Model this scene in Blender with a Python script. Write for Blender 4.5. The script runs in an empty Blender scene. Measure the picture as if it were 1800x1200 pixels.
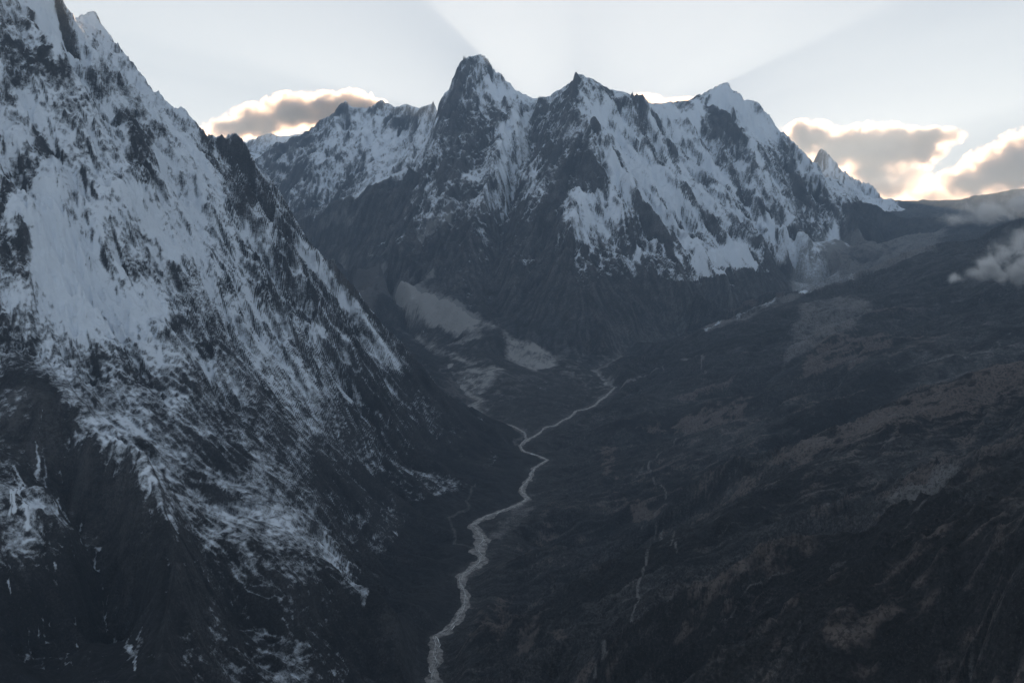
import bpy, math, random
import numpy as np
C = bpy.context.scene.collection
R = math.radians
rng = np.random.RandomState(7)

# ------------------------------------------------------------------ camera, sky, sun, exposure
FPX = 1930.0                      # focal length in pixels of an 1800 px wide picture
PITCH = math.atan(200 / FPX)
cam_d = bpy.data.cameras.new('camera'); cam = bpy.data.objects.new('camera', cam_d); C.objects.link(cam)
cam_d.sensor_width = 36.0; cam_d.lens = 36.0 * FPX / 1800.0
cam_d.clip_start = 5.0; cam_d.clip_end = 300000.0
cam.location = (0, 0, 0); cam.rotation_euler = (R(90) - PITCH, 0, 0)
bpy.context.scene.camera = cam

SKY_GAMMA, SKY_SAT, SKY_VAL = 0.40, 0.42, 0.76
SUN_EL, SUN_AZ = R(3.9), math.atan(115 / FPX)       # azimuth east of the view axis
W = bpy.data.worlds.new('World'); bpy.context.scene.world = W; W.use_nodes = True
nt = W.node_tree; nt.nodes.clear()
wo = nt.nodes.new('ShaderNodeOutputWorld'); bg = nt.nodes.new('ShaderNodeBackground')
sky = nt.nodes.new('ShaderNodeTexSky'); sky.sky_type = 'NISHITA'; sky.sun_disc = False
sky.sun_elevation = SUN_EL; sky.sun_rotation = SUN_AZ; sky.altitude = 4600
sky.air_density = 1.0; sky.dust_density = 3.0; sky.ozone_density = 2.0
bg.inputs['Strength'].default_value = 0.12
sg = nt.nodes.new('ShaderNodeGamma'); sg.inputs[1].default_value = SKY_GAMMA      # flattens the sky; brightness added behind the camera to lift light on the ground
hs = nt.nodes.new('ShaderNodeHueSaturation'); hs.inputs['Saturation'].default_value = SKY_SAT; hs.inputs['Value'].default_value = SKY_VAL
nt.links.new(sky.outputs[0], sg.inputs[0]); nt.links.new(sg.outputs[0], hs.inputs['Color']); nt.links.new(hs.outputs[0], bg.inputs[0]); nt.links.new(bg.outputs[0], wo.inputs[0])

sd = bpy.data.lights.new('sun', 'SUN'); so = bpy.data.objects.new('sun', sd); C.objects.link(so)
sd.energy = 2.4; sd.angle = R(0.53); sd.color = (1.0, 0.66, 0.40)
so.rotation_euler = (R(90) - SUN_EL, 0, math.pi - SUN_AZ)
so.rotation_euler = (-(R(90) - SUN_EL), 0, -SUN_AZ)
sc = bpy.context.scene
sc.view_settings.view_transform = 'Standard'; sc.view_settings.look = 'None'
sc.view_settings.exposure = 2.3; sc.view_settings.gamma = 1.0
sc.render.engine = 'CYCLES'
sc.cycles.use_denoising = True; sc.cycles.use_adaptive_sampling = False
sc.cycles.denoising_input_passes = "RGB_ALBEDO_NORMAL"; sc.cycles.denoising_prefilter = "ACCURATE"
sc.cycles.max_bounces = 6; sc.cycles.volume_bounces = 3; sc.cycles.volume_step_rate = 0.35; sc.cycles.diffuse_bounces = 3
sc.cycles.use_fast_gi = False

# ------------------------------------------------------------------ picture point -> place
CP, SP = math.cos(PITCH), math.sin(PITCH)
def P(px, py, D):
    "point seen at (px, py) of the photograph and D metres away along the view axis"
    u = (px - 900) / FPX; v = (600 - py) / FPX
    dy = CP + v * SP; dz = -SP + v * CP
    return (u / dy * D, D, dz / dy * D)
def proj(x, y, z):
    f = y * CP - z * SP; up = y * SP + z * CP
    return 900 + FPX * x / f, 600 - FPX * up / f

# ------------------------------------------------------------------ noise
def _h(ix, iy, s):
    n = (ix.astype(np.int64) * 374761393 + iy.astype(np.int64) * 668265263 + s * 1442695041) & 0xffffffff
    n = ((n ^ (n >> 13)) * 1274126177) & 0xffffffff
    return ((n ^ (n >> 16)) & 0xffffff).astype(np.float32) / np.float32(16777216.0)
def vnoise(x, y, s=0):
    ix = np.floor(x); iy = np.floor(y); fx = (x - ix).astype(np.float32); fy = (y - iy).astype(np.float32)
    ix = ix.astype(np.int64); iy = iy.astype(np.int64)
    def g(dx, dy):
        a = _h(ix + dx, iy + dy, s) * np.float32(6.2831853)
        return np.cos(a) * (fx - dx) + np.sin(a) * (fy - dy)
    ux = fx * fx * fx * (fx * (fx * 6 - 15) + 10); uy = fy * fy * fy * (fy * (fy * 6 - 15) + 10)
    a = g(0, 0); b = g(1, 0); c = g(0, 1); d = g(1, 1)
    return 1.5 * ((a + (b - a) * ux) * (1 - uy) + (c + (d - c) * ux) * uy)
def fbm(x, y, oct, s=0, gain=0.5, lac=2.03):
    r = 0; a = 1; n = 0
    for k in range(oct):
        r = r + a * vnoise(x, y, s + k); n += a
        a *= gain; x = x * lac + 17.3; y = y * lac - 9.1
    return r / n
def ridged(x, y, oct, s=0, gain=0.5, lac=2.07):
    r = 0; a = 1; n = 0; w = 1
    for k in range(oct):
        v = 1 - np.abs(vnoise(x, y, s + k)) * 1.6; v = np.clip(v, 0, 1) ** 2
        r = r + a * v * w; n += a; w = np.clip(v * 1.6, 0, 1)
        a *= gain; x, y = x * lac + 3.1, y * lac + 7.7
    return r / n
def gullies(x, y, gx, gy, wl, octv, s=0, gain=0.5, branch=0.9, mul=1.0):
    "slope-following dendritic ribs and gullies; returns height in units of the first amplitude"
    tot = 0; a = 1.0; f = 1.0 / (wl * mul); ex = 0; ey = 0; outs = []
    for k in range(octv):
        sx = gx + ex; sy = gy + ey
        m = np.sqrt(sx * sx + sy * sy) + 1e-4
        dx = -sy / m; dy = sx / m
        px = x * f; py = y * f
        ix = np.floor(px); iy = np.floor(py); fx = (px - ix).astype(np.float32); fy = (py - iy).astype(np.float32)
        ix = ix.astype(np.int64); iy = iy.astype(np.int64)
        H = 0; DX = 0; Wt = 0
        for i in (-1, 0, 1):
            for j in (-1, 0, 1):
                ox = _h(ix + i, iy + j, s + 31 * k); oy = _h(ix + i, iy + j, s + 31 * k + 7)
                qx = fx - i - ox; qy = fy - j - oy
                w = np.exp(-(qx * qx + qy * qy) * 2.2)
                w = w * (0.35 + 1.3 * oy); ph = (qx * dx + qy * dy) * (6.2831853 * mul * (0.75 + 0.5 * ox)) + ox * 6.0
                H = H + np.cos(ph) * w; DX = DX - np.sin(ph) * w; Wt = Wt + w
        H = H / Wt; DX = DX / Wt
        if k == 0 or mul < 1.9: H = 1 - 2 * np.clip((1 - H) / 2, 0, 1) ** 0.58     # sharp crests, rounded gully floors
        tot = tot + a * H; outs.append(H)
        ex = ex + DX * dx * branch * m * 0.6; ey = ey + DX * dy * branch * m * 0.6
        a *= gain; f *= 2.05
    return tot, outs

# ------------------------------------------------------------------ relief: control lines, each point (px, py, D)
def ZV(D): return np.interp(D, [1500, 2500, 3400, 5000, 6100, 7100, 7900, 8600, 9500, 10500, 11600, 13000],
                               [-1560, -1500, -1450, -1345, -1265, -1215, -1165, -1105, -900, -770, -645, -420])
def ZL(D): return np.interp(D, [6000, 6600, 7100, 8000, 9500, 11500, 13500], [-1270, -1235, -1215, -1130, -960, -600, -150])
def on_profile(pts, Z):
    out = []
    Ds = np.arange(1800, 14000, 4.0)
    for px, py in pts:
        x, y, z = P(px, py, 1.0)
        i = np.argmax(z * Ds < Z(Ds)) if False else None
        g = z * Ds - Z(Ds); idx = np.where(g < 0)[0]
        D = Ds[idx[0]] if len(idx) else Ds[-1]
        out.append(P(px, py, float(D)))
    return out
river_px = [(758,1260),(760,1200),(764,1160),(767,1133),(762,1117),(785,1109),(801,1094),(806,1080),(817,1067),(820,1047),(810,1026),(811,1010),(832,997),
  (850,982),(838,966),(850,952),(843,936),(831,923),(846,912),(875,900),(905,889),(928,877),(916,863),(920,853),(932,840),(938,823),(962,808),
  (944,800),(920,793),(914,783),(932,770),(946,763),(958,751),(975,748),(990,738),(1003,733),(1012,722),(1030,719),(1045,713),(1054,703),(1065,697),(1073,688),(1082,680)]
river = on_profile(river_px, ZV)
left_stream = on_profile([(914,783),(925,770),(922,760),(898,747),(872,742),(847,733),(823,713),(845,704),(815,692)], ZL)
left_valley = on_profile([(815,692),(800,670),(780,640),(740,600),(700,560),(660,520),(630,500),(590,482)], ZL) + [P(520,492,12000), P(400,480,12800), P(200,450,13500)]
right_stream = [river[-1]] + on_profile([(1120,667),(1167,647),(1200,632)], ZV)
north_stream = [river[-1]] + [P(1055,660,8350), P(1045,648,8600), P(1085,628,9000),P(1130,605,9400), P(1200,580,9900), P(1290,555,10500), P(1360,530,11000), P(1415,508,11500)]

L = []          # (list of xyz)
def line(*pts): L.append([P(*p) for p in pts])
def lineX(pts): L.append(pts)
lineX(river); lineX(left_stream); lineX(left_valley); lineX(north_stream)
lineX([(-330, 1000, -1600), (-300, 2000, -1540), river[0]])
# left mountain: skyline ridge, from the summit above the frame to its toe at the stream
line((-260,-60,6200),(-60,-140,5700),(95,-5,5800),(115,12,5800),(138,38,5850),(155,58,5900),(172,77,5950),(182,79,6000),(190,70,6050),(207,92,6050),(235,130,6050),(270,160,6150),(305,178,6200),(345,215,6300),(370,248,6400),(388,262,6450),
     (398,245,6450),(425,250,6500),(445,282,6550),(470,325,6600),(500,375,6700),(525,420,6750),(560,460,6800),(600,490,6850),(640,530,6900),(665,575,6900),(690,605,6900),
     (720,640,6880),(745,655,6850),(790,690,6750),(840,728,6650),(880,760,6450))
line((-60,-140,5700),(0,-60,5400),(60,30,5150),(110,75,5050),(160,105,5500),(174,84,5900))
line((110,60,6900),(140,37,7000),(155,27,7000),(170,22,7000),(180,45,6950),(190,66,6850),(205,95,6600))                                  # snow gully below the summit
line((60,-20,5500),(70,110,5000),(200,215,5300))
# its face
line((215,190,5300),(240,250,5100),(270,330,4900))
line((80,250,4650),(95,310,4550),(150,330,4600),(330,480,4800),(450,640,4900),(560,760,5050),(700,880,5100),(790,960,4700))
line((60,420,4300),(130,480,4300),(260,560,4400),(400,700,4450),(520,820,4450),(640,940,4350),(720,1060,4100))
line((480,400,5900),(560,520,5750),(640,640,5700),(720,740,5900),(800,830,5800))
line((0,180,4800),(60,230,4650),(80,250,4650),(60,330,4450),(0,420,4250),(-200,500,4100))
line((0,560,4050),(60,640,3950),(105,720,3600),(130,765,3500),(240,815,3250),(285,950,2950),(310,1060,2750),(330,1200,2550),(340,1300,2350))
line((100,780,3550),(130,900,3350),(180,1000,3150),(210,1200,2850))
line((-150,700,3700),(0,800,3300),(80,850,3150),(130,960,3000),(110,1100,2800),(90,1250,2500))
line((420,880,3800),(520,930,3700),(600,965,3650),(640,1030,3500),(700,1120,3300),(740,1230,3150))
line((400,1000,3200),(470,1200,2900))
line((590,1010,3400),(530,1180,3000),(480,1290,2700))
lineX([(-5000, 9500, -300), (-3300, 7600, -100), (-1700, 7900, -700), (-1100, 8200, -900)])
lineX([(-9000, 7000, 1500), (-5500, 6600, 1900), P(-260, -60, 6200)])
lineX([(-6000, 2500, -600), (-4000, 3000, 200), (-3000, 4600, 900)])
# far snowy range on the left
line((200,330,21000),(330,290,21000),(400,275,21500),(430,250,21500),(460,243,21500),(500,242,21500),(530,238,21500),(560,250,21000),(600,290,20000))
# range behind the left glacier
line((440,310,15300),(470,290,15600),(500,262,15900),(535,238,16100),(560,217,16100),(590,195,16100),(605,177,16100),(622,192,16100),(640,197,16100),(655,183,16100),(678,176,16100),
     (700,190,15900),(720,187,15600),(740,192,15300),(768,186,14900))
line((605,190,16000),(560,250,15400),(520,320,14700),(480,370,14300))
line((678,190,16000),(650,260,15300),(600,320,14700),(560,355,14300))
line((740,200,15100),(735,250,14500),(700,300,14000),(640,340,13700))
line((640,215,15800),(640,260,15100),(620,310,14600)) ; line((700,210,15500),(710,260,14600),(690,310,13900))
line((400,420,14600),(510,388,14200),(590,367,13900),(660,341,13500),(720,314,13100),(748,290,12700))
# central massif skyline
line((768,186,13200),(790,160,13200),(800,140,13100),(802,126,13050),(807,110,13000),(811,97,13000),(820,100,13000),(832,106,13000),(846,103,13000),(855,99,13000),(867,113,13050),(885,146,13100),(903,167,13100),(912,168,13100),
     (935,176,13000),(960,176,12800),(975,168,12500),(985,152,12300),(998,146,12100),(1008,140,12000),(1020,141,12000),(1034,140,12000),(1048,147,12050),(1065,151,12100),(1085,165,12200),(1100,172,12300),
     (1118,166,12300),(1130,180,12500),(1150,192,12900),(1190,186,13600),(1215,178,13900),(1240,162,14000),(1255,155,14000),(1275,150,14000),(1295,158,14000),(1310,176,14050),(1335,180,14100),
     (1352,195,14100),(1365,222,14100),(1385,228,14100),(1398,250,14100),(1425,278,14100),(1460,310,14100),(1500,340,14200),(1545,372,14400))
line((806,108,13060),(812,98,13070),(832,108,13070),(852,100,13070),(861,108,13070)); line((805,114,12940),(811,101,12930),(830,111,12930),(852,104,12930),(862,114,12930))
# spurs
line((809,118,12930),(800,150,12700),(780,190,12400),(765,240,12150),(748,285,12000),(690,315,12100),(620,352,12300),(560,375,12600),(510,392,12900),(440,420,13400))
line((850,101,13000),(850,160,12600),(880,200,12300),(860,260,11900),(830,330,11300),(790,380,11000),(770,440,10600),(820,520,9900))
line((1003,190,11650),(1042,217,11350),(1010,280,11000),(985,330,10700),(950,400,10300),(930,470,9900),(960,550,9300),(1010,625,8750))
line((1042,217,11350),(1085,270,11100),(1120,340,10800),(1150,400,10500),(1190,470,10100),(1240,530,9900))
line((1118,166,12300),(1125,220,12100),(1160,290,11900),(1200,310,11700),(1270,400,11300),(1330,460,11100))
line((1240,162,14000),(1240,210,13600),(1290,235,13200),(1330,240,13100),(1310,310,12700),(1360,370,12300),(1420,410,12100))
line((1385,228,14100),(1400,300,13500),(1460,360,13200),(1530,385,13200))
line((940,190,12600),(925,240,12200),(905,300,11700),(880,400,10900),(870,480,10300),(880,560,9500))
line((1060,300,11000),(1060,380,10500),(1080,440,10100),(1110,540,9500),(1120,600,9200))
# couloirs and hollows
line((790,260,12000),(765,330,11500),(720,400,11000),(670,465,10600))
line((905,180,12700),(900,230,12000),(850,340,11000),(820,430,10400))
line((975,230,11900),(930,330,11000),(905,420,10300),(900,520,9700))
line((1080,230,12000),(1095,280,11500),(1150,360,11000),(1210,430,10700),(1290,490,10500))
line((1190,200,13300),(1180,250,12700),(1260,350,12000),(1340,420,11600))
line((1240,250,13300),(1280,330,12500),(1350,420,11900),(1420,440,12000))
line((1030,330,10500),(1000,400,10000),(1010,480,9500),(1060,580,9050))
# moraine wall of the left glacier, glacier surface
line((590,462,11000),(640,478,10700),(700,500,10300),(760,525,9900),(822,550,9500)); line((600,480,10850),(650,505,10400),(720,535,9950),(800,562,9500),(810,580,9350))
line((890,582,9150),(930,600,8950),(980,628,8700)); line((870,590,9000),(900,630,8750),(960,650,8500))
line((980,632,8650),(1010,650,8350),(1050,690,7900)); line((900,740,6900),(950,700,7450),(1000,680,7900),(880,680,7750),(860,640,8350),(840,600,8900))
line((700,600,9000),(745,645,8200),(800,690,7500))
# right-hand glacier and its moraine cliffs
line((1370,445,12300),(1400,432,12500),(1450,428,12700),(1480,418,13000),(1500,440,12500),(1540,432,13000),(1580,430,13300))
line((1395,460,12200),(1405,505,11700)); line((1430,500,11700),(1460,480,11900),(1500,490,11700))
line((1440,400,14200),(1500,395,14500),(1560,395,15000),(1640,400,14500),(1700,400,15000))
line((1560,376,16500),(1600,374,18000),(1640,362,18500),(1700,351,18500),(1740,343,18500),(1800,332,18500),(1900,320,18500),(2100,300,18500))
# peak behind the right end
line((1400,330,18000),(1420,285,18000),(1435,262,18000),(1450,268,18000),(1470,280,18000),(1490,300,18000),(1520,330,18000),(1545,350,18000),(1570,372,18000))
# right hillside: the skyline, then nearer and nearer spurs
line((2100,300,9500),(1900,365,9400),(1800,398,9300),(1720,420,9300),(1650,436,9300),(1560,466,9200),(1480,500,9000),(1400,530,8800),(1330,550,8700),(1200,592,8500),(1100,640,8200),(1085,672,7900))
line((1480,500,9000),(1540,520,8200),(1480,560,7700),(1420,600,7400),(1300,660,7000),(1180,700,6900),(1100,700,7000),(1040,728,6900),(985,760,6500))
line((1700,450,8700),(1560,540,7800),(1450,620,7000),(1350,690,6500),(1250,740,6100),(1150,780,5950),(1020,810,5950))
line((2000,500,6400),(1800,545,6300),(1700,580,6200),(1600,610,6000),(1500,645,5800),(1400,705,5500),(1300,765,5300),(1200,810,5150),(1100,850,5050),(1000,895,5000))
line((1900,640,5000),(1700,690,4900),(1550,735,4850),(1400,800,4600),(1250,870,4450),(1100,930,4400),(940,985,4450))
line((2000,570,3900),(1800,640,3850),(1700,668,3850),(1600,700,3850),(1500,748,3800),(1400,790,3750),(1300,860,3650),(1200,920,3600),(1080,975,3600),(960,1040,3700),(860,1075,3820))
line((1900,820,3200),(1700,840,3150),(1550,880,3100),(1400,930,3100),(1250,1000,3050),(1100,1060,3050),(900,1150,3150))
line((2000,720,2600),(1800,770,2580),(1700,800,2560),(1640,832,2550),(1540,885,2520),(1400,950,2450),(1300,1000,2400),(1200,1055,2350),(1100,1120,2350),(1030,1180,2330),(960,1260,2350))
line((1950,900,1700),(1780,950,1700),(1740,1100,1620),(1700,1200,1560),(1600,1350,1500)); line((1600,950,2150),(1550,1100,1950),(1500,1250,1800)); line((1350,1050,2200),(1300,1200,2000))
line((1700,900,2150),(1650,1080,1850),(1620,1200,1700)); line((1480,1000,2200),(1400,1200,1900))
lineX([(600, 1200, -1000), (1200, 1000, -450), (2500, 900, 0)]); lineX([(5200, 9000, 250), (6500, 6500, 700), (6000, 3500, 700), (3000, 1500, 250)])
lineX([(9500, 16000, 350), (12000, 20000, 450)])
lineX([(-12000, 26000, 800), (-4000, 28000, 600), (6000, 28000, -200), (9000, 23500, -100), (14000, 28000, -100)])
lineX([(-1500,16500,500),(0,16500,500),(2500,16800,600),(4200,16200,350)])
lineX([(-9000, 13500, 1600), (-7000, 12500, 1700), P(200, 250, 12500), P(330, 330, 12000)])

X0, X1, Y0, Y1 = -13000.0, 15000.0, 1000.0, 30000.0
def solve():
    lv = [640, 320, 160, 80, 40]; Z = None
    for h in lv:
        nx = int((X1 - X0) / h) + 1; ny = int((Y1 - Y0) / h) + 1
        acc = np.zeros((ny, nx)); cnt = np.zeros((ny, nx))
        for ln in L:
            for (a, b) in zip(ln[:-1], ln[1:]):
                n = max(2, int(math.hypot(b[0] - a[0], b[1] - a[1]) / h * 2) + 1)
                t = np.linspace(0, 1, n); q = [a[k] + (b[k] - a[k]) * t for k in range(3)]
                i = np.round((q[0] - X0) / h).astype(int); j = np.round((q[1] - Y0) / h).astype(int)
                ok = (i >= 0) & (i < nx) & (j >= 0) & (j < ny)
                np.add.at(acc, (j[ok], i[ok]), q[2][ok]); np.add.at(cnt, (j[ok], i[ok]), 1)
        fix = cnt > 0; val = np.where(fix, acc / np.maximum(cnt, 1), 0)
        if Z is None: Z = np.full((ny, nx), -200.0)
        else:
            oy, ox = Z.shape
            jj = np.clip(np.arange(ny) * (lv[lv.index(h) - 1] and h / lv[lv.index(h) - 1]), 0, oy - 1.001)
            ii = np.clip(np.arange(nx) * h / lv[lv.index(h) - 1], 0, ox - 1.001)
            j0 = jj.astype(int); i0 = ii.astype(int); fj = (jj - j0)[:, None]; fi = (ii - i0)[None, :]
            Z = (Z[j0][:, i0] * (1 - fj) * (1 - fi) + Z[j0 + 1][:, i0] * fj * (1 - fi) + Z[j0][:, i0 + 1] * (1 - fj) * fi + Z[j0 + 1][:, i0 + 1] * fj * fi)
        its = {640: 400, 320: 250, 160: 200, 80: 120, 40: 80}[h]
        for _ in range(its):
            Z[fix] = val[fix]
            Pd = np.pad(Z, 1, mode='edge')
            Z = 0.2 * (Pd[:-2, 1:-1] + Pd[2:, 1:-1] + Pd[1:-1, :-2] + Pd[1:-1, 2:]) + 0.2 * Z
        Z[fix] = val[fix]
    return Z, lv[-1]
def blur(Z, n):
    for _ in range(n):
        Pd = np.pad(Z, 1, mode='edge')
        Z = (Pd[:-2, 1:-1] + Pd[2:, 1:-1] + Pd[1:-1, :-2] + Pd[1:-1, 2:] + 2 * Z) / 6
    return Z
def relief():
    global Zc, GH, Zs, GXs, GYs
    Zc, GH = solve(); Zc = blur(Zc, 1); Zs = blur(Zc, 14); GYs, GXs = np.gradient(Zs, GH)
relief()
def samp(A, x, y):
    ii = np.clip((x - X0) / GH, 0, A.shape[1] - 1.001); jj = np.clip((y - Y0) / GH, 0, A.shape[0] - 1.001)
    i0 = ii.astype(np.int32); j0 = jj.astype(np.int32); fi = (ii - i0); fj = (jj - j0)
    return (A[j0, i0] * (1 - fj) * (1 - fi) + A[j0 + 1, i0] * fj * (1 - fi) + A[j0, i0 + 1] * (1 - fj) * fi + A[j0 + 1, i0 + 1] * fj * fi)

def dist_to(pts, x, y, w=None):
    "distance in plan to a polyline, on the coarse grid"
    d = np.full(x.shape, 1e9)
    for a, b in zip(pts[:-1], pts[1:]):
        vx, vy = b[0] - a[0], b[1] - a[1]; l2 = vx * vx + vy * vy + 1e-6
        t = np.clip(((x - a[0]) * vx + (y - a[1]) * vy) / l2, 0, 1)
        d = np.minimum(d, np.hypot(x - a[0] - t * vx, y - a[1] - t * vy))
    return d
gy_, gx_ = np.mgrid[0:Zc.shape[0], 0:Zc.shape[1]]
GXc = X0 + gx_ * GH; GYc = Y0 + gy_ * GH
RV1 = dist_to(river, GXc, GYc); RV2 = dist_to(left_stream, GXc, GYc); RIV = np.minimum(RV1, RV2)
RIV = np.minimum(RIV, dist_to(north_stream, GXc, GYc))
FLAT = np.minimum(RIV, dist_to(left_valley, GXc, GYc))

def sm(a, b, x):
    t = np.clip((x - a) / (b - a), 0, 1); return t * t * (3 - 2 * t)
def inpoly(poly, x, y):
    r = np.zeros(x.shape, bool); n = len(poly)
    for k in range(n):
        xa, ya = poly[k][0], poly[k][1]; xb, yb = poly[(k + 1) % n][0], poly[(k + 1) % n][1]
        if ya == yb: continue
        c = ((ya > y) != (yb > y)) & (x < (xb - xa) * (y - ya) / (yb - ya) + xa)
        r ^= c
    return r
# regions in plan: 0 left mountain, 1 massif, 2 right hillside, 3 back range, 4 far range, 5 valley floor between the streams
lv_line = left_stream + left_valley[1:]
poly_left = [(-330, 500), (-300, 2000)] + [p[:2] for p in river[:31]] + [p[:2] for p in left_stream] + [p[:2] for p in left_valley[1:]] + [(-9000, 15000), (-30000, 15000), (-30000, 500)]
poly_right = [(-330, 500), (-300, 2000)] + [p[:2] for p in river] + [p[:2] for p in north_stream[1:]] + [P(1470,470,12300)[:2], P(1520,400,14500)[:2], P(1600,374,17500)[:2], (9000, 32000), (40000, 32000), (40000, 500)]
REGL = inpoly(poly_left, GXc, GYc); REGR = inpoly(poly_right, GXc, GYc)
REG = np.where(REGL, 0, np.where(REGR, 2, 1))
mL = blur(REGL.astype(float), 3); mR = blur(REGR.astype(float), 3)

# ------------------------------------------------------------------ fine height
def height(x, y):
    base = samp(Zc, x, y); gx = samp(GXs, x, y); gy = samp(GYs, x, y)
    sl = np.sqrt(gx * gx + gy * gy)
    L_ = samp(mL, x, y); R_ = samp(mR, x, y); M_ = np.clip(1 - L_ - R_, 0, 1)
    flat = sm(20, 260, samp(FLAT, x, y)); hard = L_ * 1.0 + M_ * 1.0 + R_ * 1.5
    rock = sm(-900, -100, base) * (1 - R_)                     # steep bare rock high up, smooth slopes below
    wx = x + 60 * fbm(x / 300, y / 300, 3, 5); wy = y + 60 * fbm(x / 300, y / 300, 3, 9)
    g0, o0 = gullies(x + 2 * (wx - x), y + 2 * (wy - y), gx, gy, 1000.0, 2, 131, 0.5, 1.0)
    g1, o1 = gullies(wx, wy, gx, gy, 420.0, 4, 3, 0.44, 1.0, 1.4)
    g2, o2 = gullies(wx, wy, gx + 0.25 * vnoise(x / 130, y / 130, 19), gy + 0.25 * vnoise(x / 130, y / 130, 23), 80.0, 3, 77, 0.5, 0.9, 2.0)
    g3, o3 = gullies(x + 8 * vnoise(x / 30, y / 30, 8), y + 8 * vnoise(x / 30, y / 30, 6), gx + 0.4 * vnoise(x / 60, y / 60, 29), gy + 0.4 * vnoise(x / 60, y / 60, 31), 32.0, 1, 177, 0.7, 0.8, 2.2)
    rd = np.minimum(ridged(wx / 420, wy / 420, 6, 40, 0.50), 0.8)
    rf = ridged(x / 95 + 0.4 * g2, y / 95, 4, 60, 0.5)
    amp = np.clip(sl, 0.05, 0.95) * flat
    big = sm(8000, 10000, y); far = sm(16000, 17500, y)
    vary = 0.55 + 0.9 * np.clip(0.5 + 1.3 * fbm(x / 650, y / 650, 3, 71), 0, 1)
    vary = vary * (1 - 0.4 * M_ * sm(100, -250, base))
    h = base + amp * hard * vary * ((52 + 85 * big + 85 * R_ + 35 * L_) * (g0 - 0.1) + (62 + 50 * big + 30 * R_ + 22 * L_) * (g1 - 0.1) + (17 + 13 * big) * g2 * (1 - 0.4 * R_) + 3 * (1 - big) * g3 * (1 - 0.5 * R_))
    h = h + amp * rock * ((125 + 120 * far) * (rd - 0.42) + 34 * (rf - 0.4))
    hum = sm(500, 60, samp(FLAT, x, y)) * sm(6600, 7400, y) * (1 - R_)
    h = h + amp * R_ * 42 * (rf - 0.4) + hum * (16 * fbm(x / 110, y / 110, 5, 95, 0.6) + 10 * (ridged(x / 160, y / 160, 4, 99) - 0.4))
    h = h + (5 + 6 * R_ + 60 * far * (1 - R_)) * fbm(x / (160 + 300 * far), y / (160 + 300 * far), 6, 90) * flat
    g1 = g1 + 0.5 * g0
    for F_, Z_, a_, b_ in ((RV2, ZL, 16, 70), (RV1, ZV, 34, 120)):
        m = 1 - sm(a_, b_, samp(F_, x, y)); h = h * (1 - m) + (Z_(y) - 1.0) * m
    return h, dict(gx=gx, gy=gy, sl=sl, L=L_, R=R_, M=M_, g1=g1, g2=g2, o1=o1, o2=o2, g3=g3, rd=rd, rf=rf, rock=rock, flat=flat, base=base)

for _ in range(2):                 # raise or lower the control lines so that ribs and blurring leave them where they belong
    pts = np.array([p for ln in L for p in ln]); hz, _a = height(pts[:, 0], pts[:, 1])
    if _ == 0: TARGET = pts[:, 2].copy()
    corr = np.clip(hz - TARGET, -60, 90) * 0.8; k_ = 0
    for ln in L:
        c_ = corr[k_:k_ + len(ln)]; k_ += len(ln); e_ = np.pad(c_, 1, mode='edge'); c_ = (e_[:-2] + 1.6 * e_[1:-1] + e_[2:]) / 3.6
        for q_ in range(len(ln)): ln[q_] = (ln[q_][0], ln[q_][1], ln[q_][2] - float(c_[q_]))
    relief()

# ------------------------------------------------------------------ the sheet of terrain, fine where it is seen
NU, NR = 960, 1520
uu = np.concatenate([np.linspace(-0.80, -0.50, 40, endpoint=False), np.linspace(-0.50, 0.50, NU - 80, endpoint=False), np.linspace(0.50, 0.80, 40)])
Dn = np.exp(np.linspace(math.log(1250), math.log(29500), 2600))
cu = uu[::10]
XX = cu[None, :] * Dn[:, None]; YY = np.broadcast_to(Dn[:, None], XX.shape)
hz = samp(Zc, XX, YY)
_, pyy = proj(XX, YY, hz)
dpy = np.abs(np.gradient(pyy, axis=0)); vis = pyy <= np.minimum.accumulate(pyy, axis=0) + 12
dl = math.log(29500 / 1250) / 2600
wgt = dpy * np.where(vis & (pyy < 1260), 1.0, 0.12) + 0.10 * dl * 1000
k = np.ones(9) / 9
for _ in range(3): wgt = np.apply_along_axis(lambda a: np.convolve(np.pad(a, 4, mode='edge'), k, 'valid'), 1, wgt)
wgt += 0.18 * wgt.mean(axis=0, keepdims=True)
k2 = np.ones(41) / 41
wgt = np.apply_along_axis(lambda a: np.convolve(np.pad(a, 20, mode='edge'), k2, 'valid'), 0, wgt)
cw = np.cumsum(wgt, axis=0); cw = (cw - cw[0]) / (cw[-1] - cw[0])
Dc = np.stack([np.interp(np.linspace(0, 1, NR), cw[:, c], Dn) for c in range(len(cu))], axis=1)
DD = np.stack([np.interp(uu, cu, Dc[r]) for r in range(NR)])
VX = (uu[None, :] * DD).ravel(); VY = DD.ravel()
VZ, A = height(VX, VY)
VX = VX.astype(np.float64); NV = VX.size

NC = len(uu)
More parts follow.
